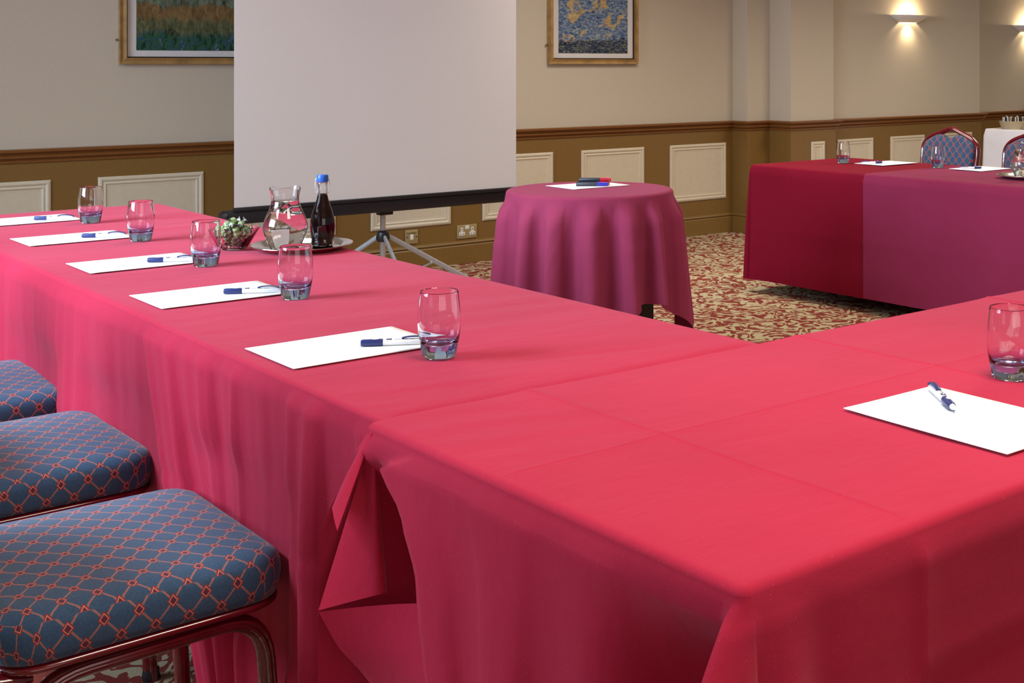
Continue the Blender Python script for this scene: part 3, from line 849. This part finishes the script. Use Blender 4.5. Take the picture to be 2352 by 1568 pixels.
for i, (x, y, rz, lab) in enumerate([
    (0.672, 2.232, 0, 'blue lattice banquet chair tucked under the left row, nearest the viewer'),
    (0.697, 2.925, .01, 'blue lattice banquet chair tucked under the left row, second from the viewer'),
    (0.725, 3.570, 0, 'blue lattice banquet chair tucked under the left row, third from the viewer'),
    (0.755, 4.185, -.01, 'blue lattice banquet chair with only a seat corner showing at the left edge')]):
    o = place(ch, i > 0, (x, y, 0), rz, lab); o['group'] = G1
for i, (x, y, rz, lab) in enumerate([
    (5.965, 4.770, PI+.02, 'crown backed blue lattice chair behind the second glass of the right row'),
    (5.97, 4.195, PI-.02, 'crown backed blue lattice chair behind the water jug at the right edge')]):
    o = place(ch, True, (x, y, 0), rz, lab); o['group'] = 'banquet chairs behind the right hand row'

# ------------------------------------------------------------------ projector screen
t = thing('projector_screen', 'white tripod projector screen with black bottom bar', 'projector screen', (3.195, 6.0, 0))
SX0, SX1 = 2.378-3.195, 3.962-3.195
MB().box(SX0, SX1, -.0015, .0015, .570, 2.20).build('screen_fabric', M['screenfab'], t, smooth=False)
MB().box(SX0-.005, SX1+.005, -.012, .012, .562, .582, .004).box(SX0-.035, SX1+.035, .002, .055, .500, .566, .010).build('bottom_bar', M['blackplastic'], t)
MB().lathe([(0, 0), (.034, 0), (.036, .006), (.030, .020), (0, .020)], 20, mat=Matrix.Translation((SX0-.034, .028, .533)) @ Matrix.Rotation(-PI/2, 4, 'Y')).build('end_cap', M['blackplastic'], t)
MB().lathe([(0, 0), (.034, 0), (.036, .006), (.030, .020), (0, .020)], 20, mat=Matrix.Translation((SX1+.034, .028, .533)) @ Matrix.Rotation(PI/2, 4, 'Y')).build('end_cap', M['blackplastic'], t)
PX, PY = 0.0, .085
MB().box(PX-.011, PX+.011, PY-.011, PY+.011, .10, 2.15, .002).build('pole', M['alu'], t)
MB().box(PX-.03, PX+.045, PY-.03, PY+.02, .478, .502, .004).build('clamp', M['blackplastic'], t)
hz = .375
MB().lathe([(0, hz-.035), (.030, hz-.035), (.036, hz-.02), (.030, hz+.012), (.018, hz+.022), (0, hz+.022)], 14, mat=Matrix.Translation((PX, PY, 0))).build('leg_hub', M['blackplastic'], t)
ca, sa = math.cos(YAW), math.sin(YAW)
def camdir(r, d): return Vector((d*sa+r*ca, d*ca-r*sa, 0))
for (r, d) in ((.55, .28), (.30, -.46), (-.55, .16)):
    w = camdir(r, d); a = Vector((PX, PY, hz-.012))+w*.05; b = Vector((PX, PY, 0.012))+w
    MB().tube([a, b], .0135, 8, ry=.009).build('leg', M['alu'], t)
    mid = a.lerp(b, .42)
    MB().tube([mid, Vector((PX, PY, .12))+w*.02], .005, 6).build('brace', M['alu'], t)
    MB().lathe([(0, -.012), (.016, -.012), (.016, .012), (0, .014)], 12, mat=Matrix.Translation(b)).build('foot', M['blackplastic'], t)
MB().box(SX0-.05, SX1+.05, -.02, .06, 2.20, 2.27, .01).build('roller_case', M['blackplastic'], t)

# ------------------------------------------------------------------ papers and pens
ZA, ZB, ZN, ZF, ZF2 = .742, .740, .744, .710, .711
def paper(x0, x1, y0, y1, z, label, rz=0, curl=0, group='white A4 papers laid out at each place'):
    cx_, cy_ = (x0+x1)/2, (y0+y1)/2; w, h = (x1-x0)/2, (y1-y0)/2; n = 14; v = []; f = []
    for j in range(n+1):
        for i in range(n+1):
            a, b = i/n*2-1, j/n*2-1; c = curl*max(0, (-a+b)/2-.55)**2
            v.append((a*w, b*h, c))
    for j in range(n):
        for i in range(n): f.append((j*(n+1)+i, j*(n+1)+i+1, (j+1)*(n+1)+i+1, (j+1)*(n+1)+i))
    o = mesh('sheet_of_paper', v, f, M['paper'], loc=(cx_, cy_, z), rot=(0, 0, rz))
    s = o.modifiers.new('thickness', 'SOLIDIFY'); s.thickness = .0011; s.offset = 1
    return tag(o, label, 'paper', group)
def make_pen():
    t = thing('ballpoint_pen', 'pen', 'pen')   # lies along +x, tip at x=0, length .143
    R = Matrix.Rotation(PI/2, 4, 'Y')
    def L(prof, nm, m, zs=1, mat=None, parent=None, sy=1):
        return MB().lathe([(r, x) for x, r in prof], 20, mat=(mat or Matrix.Identity(4)) @ Matrix.Translation((0, 0, .0066)) @ R).build(nm, m, parent or t)
    L([(0, .0008), (.004, .0012), (.012, .0036), (.018, .0048), (.018, 0)], 'tip', M['penwhite'])
    g = L([(.018, 0), (.018, .0052), (.022, .0064), (.052, .0068), (.058, .0064), (.058, 0)], 'grip', M['navy'])
    MB().lathe([(0, 0), (.0036, 0), (.0030, .0006), (0, .0008)], 16, mat=Matrix.Translation((.044, -.0014, .0132)) @ Matrix.Diagonal((1.7, 1, 1, 1))).build('oval_mark', M['penwhite'], g)
    b = L([(.058, 0), (.058, .0060), (.064, .0058), (.120, .0056), (.136, .0050), (.142, .0030), (.143, 0)], 'barrel', M['penwhite'])
    MB().box(-.0048, .0048, -.0036, .0036, 0, .0008, .0002, mat=Matrix.Translation((.0690, -.0006, .0120))).build('logo_patch', M['navy'], b)
    mb = MB()
    mb.box(-.0012, -.0002, -.0020, .0020, 0, .0003, 0, mat=Matrix.Translation((.0680, -.0006, .0128))).box(.0010, .0026, -.0018, .0010, 0, .0003, 0, mat=Matrix.Translation((.0680, -.0006, .0128)))
    mb.build('logo_letters', M['penwhite'], b)
    mb = MB()
    for k in range(14):
        x = .080+k*.0026
        if k in (4, 9): continue
        mb.box(x, x+.0017, -.0034, -.0022-.0006*hashf(k, 2), .01135, .01165+.0004, 0)
    mb.build('printed_line', M['slot'], b, smooth=False)
    cl = [( .092, 0, .0126), (.097, 0, .0146), (.108, 0, .0158), (.125, 0, .0158), (.140, 0, .0125), (.1425, 0, .0085)]
    MB().tube(arc_path(cl, .01, 3), .0016, 10, ry=.0044, up=Vector((0, 0, 1))).build('clip', M['navy'], t)
    return t
pen = make_pen(); pen_used = False
PG = 'white and navy pens on the papers'
def put_pen(tip, end, z, label):
    global pen_used
    a = math.atan2(end[1]-tip[1], end[0]-tip[0])
    o = place(pen, pen_used, (tip[0], tip[1], z+.0013), a, label); o['group'] = PG; pen_used = True
rows_ = [(.935, 2.100, ZA, 'nearest the viewer on the left row', 'beside the nearest glass of the left row'),
         (.957, 2.812, ZB, 'second from the viewer on the left row', 'second from the viewer on the left row'),
         (.985, 3.405, ZB, 'third from the viewer on the left row', 'third from the viewer on the left row'),
         (1.000, 4.030, ZB, 'fourth from the viewer on the left row', 'fourth from the viewer on the left row'),
         (1.012, 4.600, ZB, 'at the far end of the left row', 'at the far end of the left row')]
for i, (x, y, z, a, b) in enumerate(rows_):
    paper(x, x+.297, y, y+.21, z, 'white A4 paper with a pen, %s' % a, rz=(0, .0, .0, .01, .02)[i])
    put_pen((x+.150, y+.090), (x+.278, y+.012), z, 'white and navy pen on the paper %s' % b)
paper(1.443, 1.653, 1.003, 1.300, ZN, 'large white A4 paper with a pen, on the nearest table at right', rz=-.018, curl=.004)
put_pen((1.545, 1.168), (1.634, 1.289), ZN, 'white and navy pen lying diagonally on the nearest table paper')
paper(5.3725, 5.6695, 4.548, 4.758, ZF, 'white paper between the two glasses of the right row', rz=0)
put_pen((5.496, 4.639), (5.364, 4.709), ZF, 'white pen on the paper between the two glasses of the right row')
paper(5.4595, 5.7265, 3.965, 4.175, ZF2, 'white paper beside the water jug of the right row', rz=.0)
put_pen((5.599, 4.051), (5.467, 4.119), ZF2, 'white pen on the paper beside the water jug of the right row')

# ------------------------------------------------------------------ tumblers
def make_tumbler():
    mb = MB()
    out = [(0, .0012), (.020, .0006), (.0285, 0), (.0300, .0020), (.0318, .010), (.0332, .019), (.0348, .028), (.0366, .040), (.0380, .054), (.0385, .066), (.0379, .080), (.0364, .095), (.0344, .110), (.0338, .1155), (.0332, .1168), (.0325, .1158),
           (.0333, .108), (.0350, .095), (.0365, .080), (.0371, .066), (.0366, .054), (.0352, .042), (.0332, .032), (.0300, .0262), (.0240, .0232), (.0120, .0218), (0, .0215)]
    def rf(a, z, r):
        if z < .020 and r > .027:
            return r*(1-.040*(1-z/.020)**.5*(.5+.5*math.cos(8*a))**2)
        return r
    mb.lathe(out, 64, rf=rf)
    o = mb.build('drinking_glass', M['tumbler'])
    return tag(o, 'glass', 'glass', 'barrel shaped glasses with blue bases')
tb = make_tumbler()
for i, (x, y, z, lab) in enumerate([
    (1.173, 2.023, ZA, 'barrel shaped clear glass with blue base, nearest the viewer on the left row'),
    (1.228, 2.748, ZB, 'barrel shaped clear glass with blue base, in front of the silver tray'),
    (1.251, 3.345, ZB, 'barrel shaped clear glass with blue base, beside the bowl of sweets'),
    (1.284, 3.950, ZB, 'barrel shaped clear glass with blue base, fourth from the viewer on the left row'),
    (1.305, 4.508, ZB, 'barrel shaped clear glass with blue base, farthest on the left row'),
    (1.800, 1.250, ZN, 'barrel shaped glass with bright blue base at the right edge, nearest table'),
    (5.355, 4.822, ZF, 'small looking clear glass at the far end of the right row'),
    (5.487, 4.265, ZF2, 'clear glass in front of the crown backed chair on the right row')]):
    o = tb if i == 0 else tb.copy()
    if i: C.objects.link(o)
    o.location = (x, y, z); o.rotation_euler = (0, 0, .2+i*.35); o['label'] = lab

# ------------------------------------------------------------------ silver trays, jugs, bottle, sweets bowl
def tray(x, y, z, r, label):
    o = MB().lathe([(0, .002), (r*.70, .002), (r*.76, .004), (r*.82, .011), (r*.97, .015), (r, .0165), (r*1.003, .0150), (r*.985, .0125), (r*.83, .008), (r*.77, .0005), (r*.70, 0), (0, 0)], 72).build('silver_tray', M['silver'], loc=(x, y, z))
    return tag(o, label, 'tray', 'round silver trays')
tray(1.566, 3.462, ZB, .140, 'round silver tray carrying the water jug and dark bottle')
tray(5.32, 3.588, ZF2, .155, 'round silver tray under the water jug of the right row')
def jug(x, y, z, label, used=[None]):
    if used[0] is None:
        t = thing('water_jug', label, 'jug', (x, y, z), 0, 'glass water jugs')
        prof = [(0, .0010), (.030, .0), (.037, .0015), (.040, .006), (.0465, .020), (.0555, .040), (.0600, .058), (.0595, .075), (.0530, .096), (.0440, .116), (.0382, .132), (.0374, .142), (.0380, .154), (.0402, .166), (.0420, .174),
                (.0404, .1745), (.0384, .166), (.0362, .154), (.0356, .142), (.0363, .132), (.0416, .115), (.0505, .095), (.0568, .075), (.0573, .058), (.0530, .042), (.0442, .022), (.0370, .0120), (.030, .0085), (0, .008)]
        rf = lambda a, z, r: r*(1+(.04*math.exp(-((a-.4)/.35)**2)+.020*math.sin(5*a))*sm(.140, .174, z))
        mb = MB(); mb.lathe(prof, 72, rf=rf)
        for i, p in enumerate(mb.v):
            if p[2] > .15:
                a = math.atan2(p[1], p[0]); mb.v[i] = (p[0], p[1], p[2]+.004*math.sin(3*a+1)*sm(.15, .174, p[2]))
        mb.build('glass_body', M['glass'], t)
        wp = [(0, .0076), (.0300, .0081), (.0373, .0118), (.0445, .022), (.0534, .042), (.0577, .058), (.0572, .075), (.0509, .095), (.0420, .115), (.0371, .132), (.0364, .1395), (.0340, .1400), (0, .1400)]
        MB().lathe(wp, 64).build('water', M['water'], t)
        random.seed(3)
        for k in range(3):
            a = k*2.1; rr = .021
            MB().box(-.013, .013, -.013, .013, -.011, .011, .003, mat=Matrix.Translation((rr*math.cos(a), rr*math.sin(a), .108+.006*k)) @ Matrix.Rotation(k*.9, 4, 'Z') @ Matrix.Rotation(.5+k, 4, 'X')).build('ice_cube', M['ice'], t)
        used[0] = t; return t
    return place(used[0], True, (x, y, z), .6, label)
jug(1.514, 3.455, ZB+.0021, 'glass water jug on the silver tray beside the dark bottle')
jug(5.276, 3.590, ZF2+.0021, 'glass water jug at the right edge on the right row')
t = thing('swing_top_bottle', 'dark berry drink in a swing top bottle with blue cap', 'bottle', (1.628, 3.462, ZB+.0021))
bp = [(0, 0), (.026, 0), (.0300, .003), (.0312, .010), (.0308, .022), (.0335, .040), (.0350, .056), (.0338, .075), (.0290, .096), (.0215, .118), (.0160, .136), (.0135, .150), (.0132, .172), (.0150, .175), (.0150, .182), (.0125, .184), (0, .184)]
MB().lathe([(r, z) for r, z in bp[:12]]+[(.0112, .150), (.0145, .136), (.0200, .118), (.0275, .096), (.0323, .075), (.0335, .056), (.0320, .040), (.0294, .022), (.029, .012), (.026, .006), (0, .005)], 48).build('glass_body', M['glass'], t)
MB().lathe([(.0135, .150), (.0132, .172), (.0150, .175), (.0150, .182), (.0125, .186), (.0105, .184), (.0108, .150)], 32).build('glass_neck', M['glass'], t)
MB().lathe([(0, .0046), (.0262, .0055), (.0294, .012), (.0298, .022), (.0324, .040), (.0339, .056), (.0327, .075), (.0279, .096), (.0204, .118), (.0149, .136), (.0112, .1495), (0, .1495)], 40).build('drink', M['drink'], t)
MB().lathe([(0, .184), (.0150, .184), (.0162, .188), (.0162, .200), (.0148, .2045), (0, .206)], 32, rf=lambda a, z, r: r*(1+.02*math.cos(18*a)) if r > .01 else r).build('cap', M['blue_cap'], t)
for s in (-1, 1):
    w = camdir(s*.0195, 0); e = camdir(s*.014, .0)
    MB().tube(arc_path([w*.70+Vector((0, 0, .197)), w+Vector((0, 0, .192)), w*1.05+Vector((0, 0, .165)), w*.9+Vector((0, 0, .152)), w*.7+Vector((0, 0, .156)), w*.72+Vector((0, 0, .172))], .006, 4), .0012, 8).build('wire_bail', M['alu'], t)

# sweets bowl: square flared glass
BC = (1.424, 3.592)
def bowl():
    v = []; f = []
    def sq(h, z, n=8, r=.25):
        out = []
        for k in range(4*n):
            a = 2*PI*k/(4*n); c, s = math.cos(a), math.sin(a); q = (abs(c)**5+abs(s)**5)**(-1/5)
            out.append((h*q*c, h*q*s, z))
        return out
    rows = [sq(.028, 0), sq(.031, .003), sq(.059, .056), sq(.060, .0585), sq(.0575, .0585), sq(.030, .008), sq(.026, .006)]
    n = 32
    for r_ in rows: v += r_
    for i in range(len(rows)-1):
        for k in range(n): f.append((i*n+k, i*n+(k+1) % n, (i+1)*n+(k+1) % n, (i+1)*n+k))
    f.append(tuple(reversed(range(n)))); f.append(tuple((len(rows)-1)*n+k for k in range(n)))
    mb = MB().add(v, f); o = mb.build('glass_bowl', M['glass'], loc=(BC[0], BC[1], ZB), rot=(0, 0, .75))
    tag(o, 'small square flared glass bowl filled with wrapped green sweets', 'bowl')
bowl()
def make_sweet():
    mb = MB(); v = []; n = 14
    mb.lathe([(0, -.0105), (.006, -.0085), (.0095, -.003), (.0098, .002), (.0072, .0075), (0, .0100)], 16, rf=lambda a, z, r: r*(1+.05*math.sin(3*a+z*200)))
    o = mb.build('wrapped_sweet', M['candy'])
    for s in (-1, 1):
        mb = MB(); v = []; f = []; n = 12
        for j, (rr, x) in enumerate([(.002, .009), (.0025, .0115), (.006, .015), (.0095, .019)]):
            for k in range(n):
                a = 2*PI*k/n; q = rr*(1+.35*math.sin(4*a+j)); v.append((s*x, q*math.cos(a), q*math.sin(a)*.7))
        for j in range(3):
            for k in range(n): f.append((j*n+k, j*n+(k+1) % n, (j+1)*n+(k+1) % n, (j+1)*n+k))
        c = mb.add(v, f).build('wrapper_twist', M['foil'], o)
    return tag(o, 'wrapped green sweet heaped in the small glass bowl', 'sweet', 'wrapped green sweets in the glass bowl')
sw = make_sweet(); random.seed(5); k = 0
spots = []
for lay, (z, R, n) in enumerate([(.0165, .012, 3), (.029, .022, 5), (.043, .032, 8), (.057, .033, 8), (.069, .020, 5), (.079, .004, 1)]):
    for i in range(n):
        a = 2*PI*i/n+lay*.7; spots.append((R*math.cos(a), R*math.sin(a), z, lay, n, a))
LAYN = ('bottom', 'second lowest', 'lower middle', 'upper middle', 'rim', 'top')
ORD = ('first', 'second', 'third', 'fourth', 'fifth', 'sixth', 'seventh', 'eighth', 'ninth', 'tenth', 'eleventh')
for i, (x, y, z, lay, n_, a_) in enumerate(spots):
    o = sw if i == 0 else copy_tree(sw)
    side = [q for q in sorted((q_ for q_ in spots if q_[3] == lay), key=lambda q: q[0]*ca-q[1]*sa)].index(spots[i])
    o['label'] = 'wrapped green sweet crowning the heap in the glass bowl' if n_ == 1 else 'wrapped green sweet, %s from left in the %s layer of the bowl' % (ORD[side], LAYN[lay])
    o.location = (BC[0]+x, BC[1]+y, ZB+z); o.rotation_euler = (random.uniform(-.7, .7), random.uniform(-.8, .8), random.uniform(0, 6.28))

# ------------------------------------------------------------------ round table items
o = paper(3.14, 3.437, 4.32, 4.53, .7425, 'white paper under the marker pens on the round table', rz=-.02)
del o['group']; o.rotation_euler = (0, 0, -.02)
def marker(x, y, z, rz, cap, label):
    t = thing('marker_pen', label, 'marker pen', (x, y, z), rz, 'marker pens on the round table')
    R = Matrix.Translation((0, 0, .0085)) @ Matrix.Rotation(PI/2, 4, 'Y')
    MB().lathe([(0, 0), (.0070, 0), (.0085, .002), (.0085, .090), (0, .090)], 18, mat=R).build('barrel', M['marker'], t)
    MB().lathe([(0, .090), (.0090, .090), (.0090, .122), (.0078, .125), (.0078, .137), (0, .137)], 18, mat=R).build('cap', M[cap], t)
for i, (dy, cap, c) in enumerate([(0, 'mblue', 'blue'), (.019, 'mred', 'red'), (.038, 'mgreen', 'green')]):
    marker(3.226+.018*i, 4.425+dy, .7438, -.72, cap, 'black marker pen with %s cap lying on the round table paper' % c)
marker(3.252, 4.440, .7438+.0163, -.70, 'mred', 'black marker pen with red cap resting on top of the other markers')

# ------------------------------------------------------------------ buffet
t = thing('buffet_table', 'long narrow table under the white cloth at right', 'table', (8.86, 5.30, 0))
MB().box(-.36, .36, -.82, .82, .725, .745, .003).build('tabletop', M['wood_dark'], t)
for sx in (-1, 1):
    for sy in (-1, 1): MB().tube([(sx*.30, sy*.74, 0), (sx*.30, sy*.74, .724)], .016, 10).build('leg', M['wood_dark'], t)
cloth('white_tablecloth', 8.49, 9.23, 4.46, 6.14, .7475, 'SENW', .70, lambda s, u, d: max(.003, .010+.018*fold(u, 91, 6)*min(1, d/.3)), lambda x, y: .001*vn(x*5+y*3, 2), lambda k: .03, M['linen'],
      'white cloth covering the buffet table behind the right hand chairs', step=.03, nd=16)
def basket(x, y, a, b, h, label, n, seed, rz=0):
    t = thing('wicker_basket', label, 'basket', (x, y, .749), rz)
    v = []; f = []; m_ = 28
    for (k, z) in ((.82, 0), (.9, h*.4), (1, h), (.95, h), (.86, h*.4), (.76, .006)):
        for i in range(m_):
            g = 2*PI*i/m_; v.append((a*k*math.cos(g), b*k*math.sin(g), z))
    for j in range(5):
        for i in range(m_): f.append((j*m_+i, j*m_+(i+1) % m_, (j+1)*m_+(i+1) % m_, (j+1)*m_+i))
    f.append(tuple(reversed(range(m_)))); f.append(tuple(5*m_+i for i in range(m_)))
    MB().add(v, f).build('basket_body', M['wicker'], t)
    for i in range(n):
        g = i/n; cx_ = -a*.7+2*a*.7*g
        mt = M[('sachet_w', 'sachet_d', 'sachet_w', 'sachet_t')[(i+seed) % 4]]
        q = MB().box(-.003, .003, -.028, .028, 0, .06, .001, mat=Matrix.Rotation(.10*math.sin(i*2.1), 4, 'Y')).build('sugar_sachet', mt, None, smooth=False)
        off_ = Vector((cx_, b*.2*math.sin(i*1.9), .012 + .004*(i % 3)))
        c_, s_ = math.cos(rz), math.sin(rz)
        q.location = (x+off_.x*c_-off_.y*s_, y+off_.x*s_+off_.y*c_, .749+off_.z+h*.35); q.rotation_euler = (.1*math.sin(i), 0, rz+.08*math.sin(i*3))
        tag(q, '%s sachet, %s from left in the %s wicker basket' % (('white', 'dark', 'white', 'tan')[(i+seed) % 4], ORD[i], 'larger' if seed == 0 else 'smaller'), 'sachet', 'sachets in the ' + ('larger basket' if seed == 0 else 'smaller basket'))
basket(8.585, 5.93, .115, .08, .062, 'larger oval wicker basket of sachets at the corner of the buffet table', 11, 0, -.72)
basket(8.66, 5.66, .085, .07, .055, 'smaller wicker basket of sachets further right on the buffet table', 8, 1, -.72)
for i, (x, y, lab) in enumerate([(8.55, 5.785, 'small pale pot standing between the two baskets'), (8.54, 5.55, 'small pale pot at the right edge in front of the smaller basket')]):
    t = MB().lathe([(0, 0), (.024, 0), (.027, .01), (.032, .045), (.034, .055), (.031, .055), (.026, .012), (0, .008)], 24).build('small_pot', M['sachet_t'], loc=(x, y, .7487))
    tag(t, lab, 'pot', 'small pots on the buffet table')
# dark framed unit at the right edge
t = thing('side_cabinet', 'dark framed grey cabinet against the wall at the right edge', 'cabinet', (10.6, 6.62, 0))
MB().box(-.50, .50, -.19, .19, .02, .855, .004).build('body', M['cabgrey'], t)
MB().box(-.54, -.50, -.21, .20, 0, .875, .003).build('side_panel', M['rail'], t)
MB().box(-.50, .54, -.21, .20, .855, .875, .003).build('top', M['rail'], t)
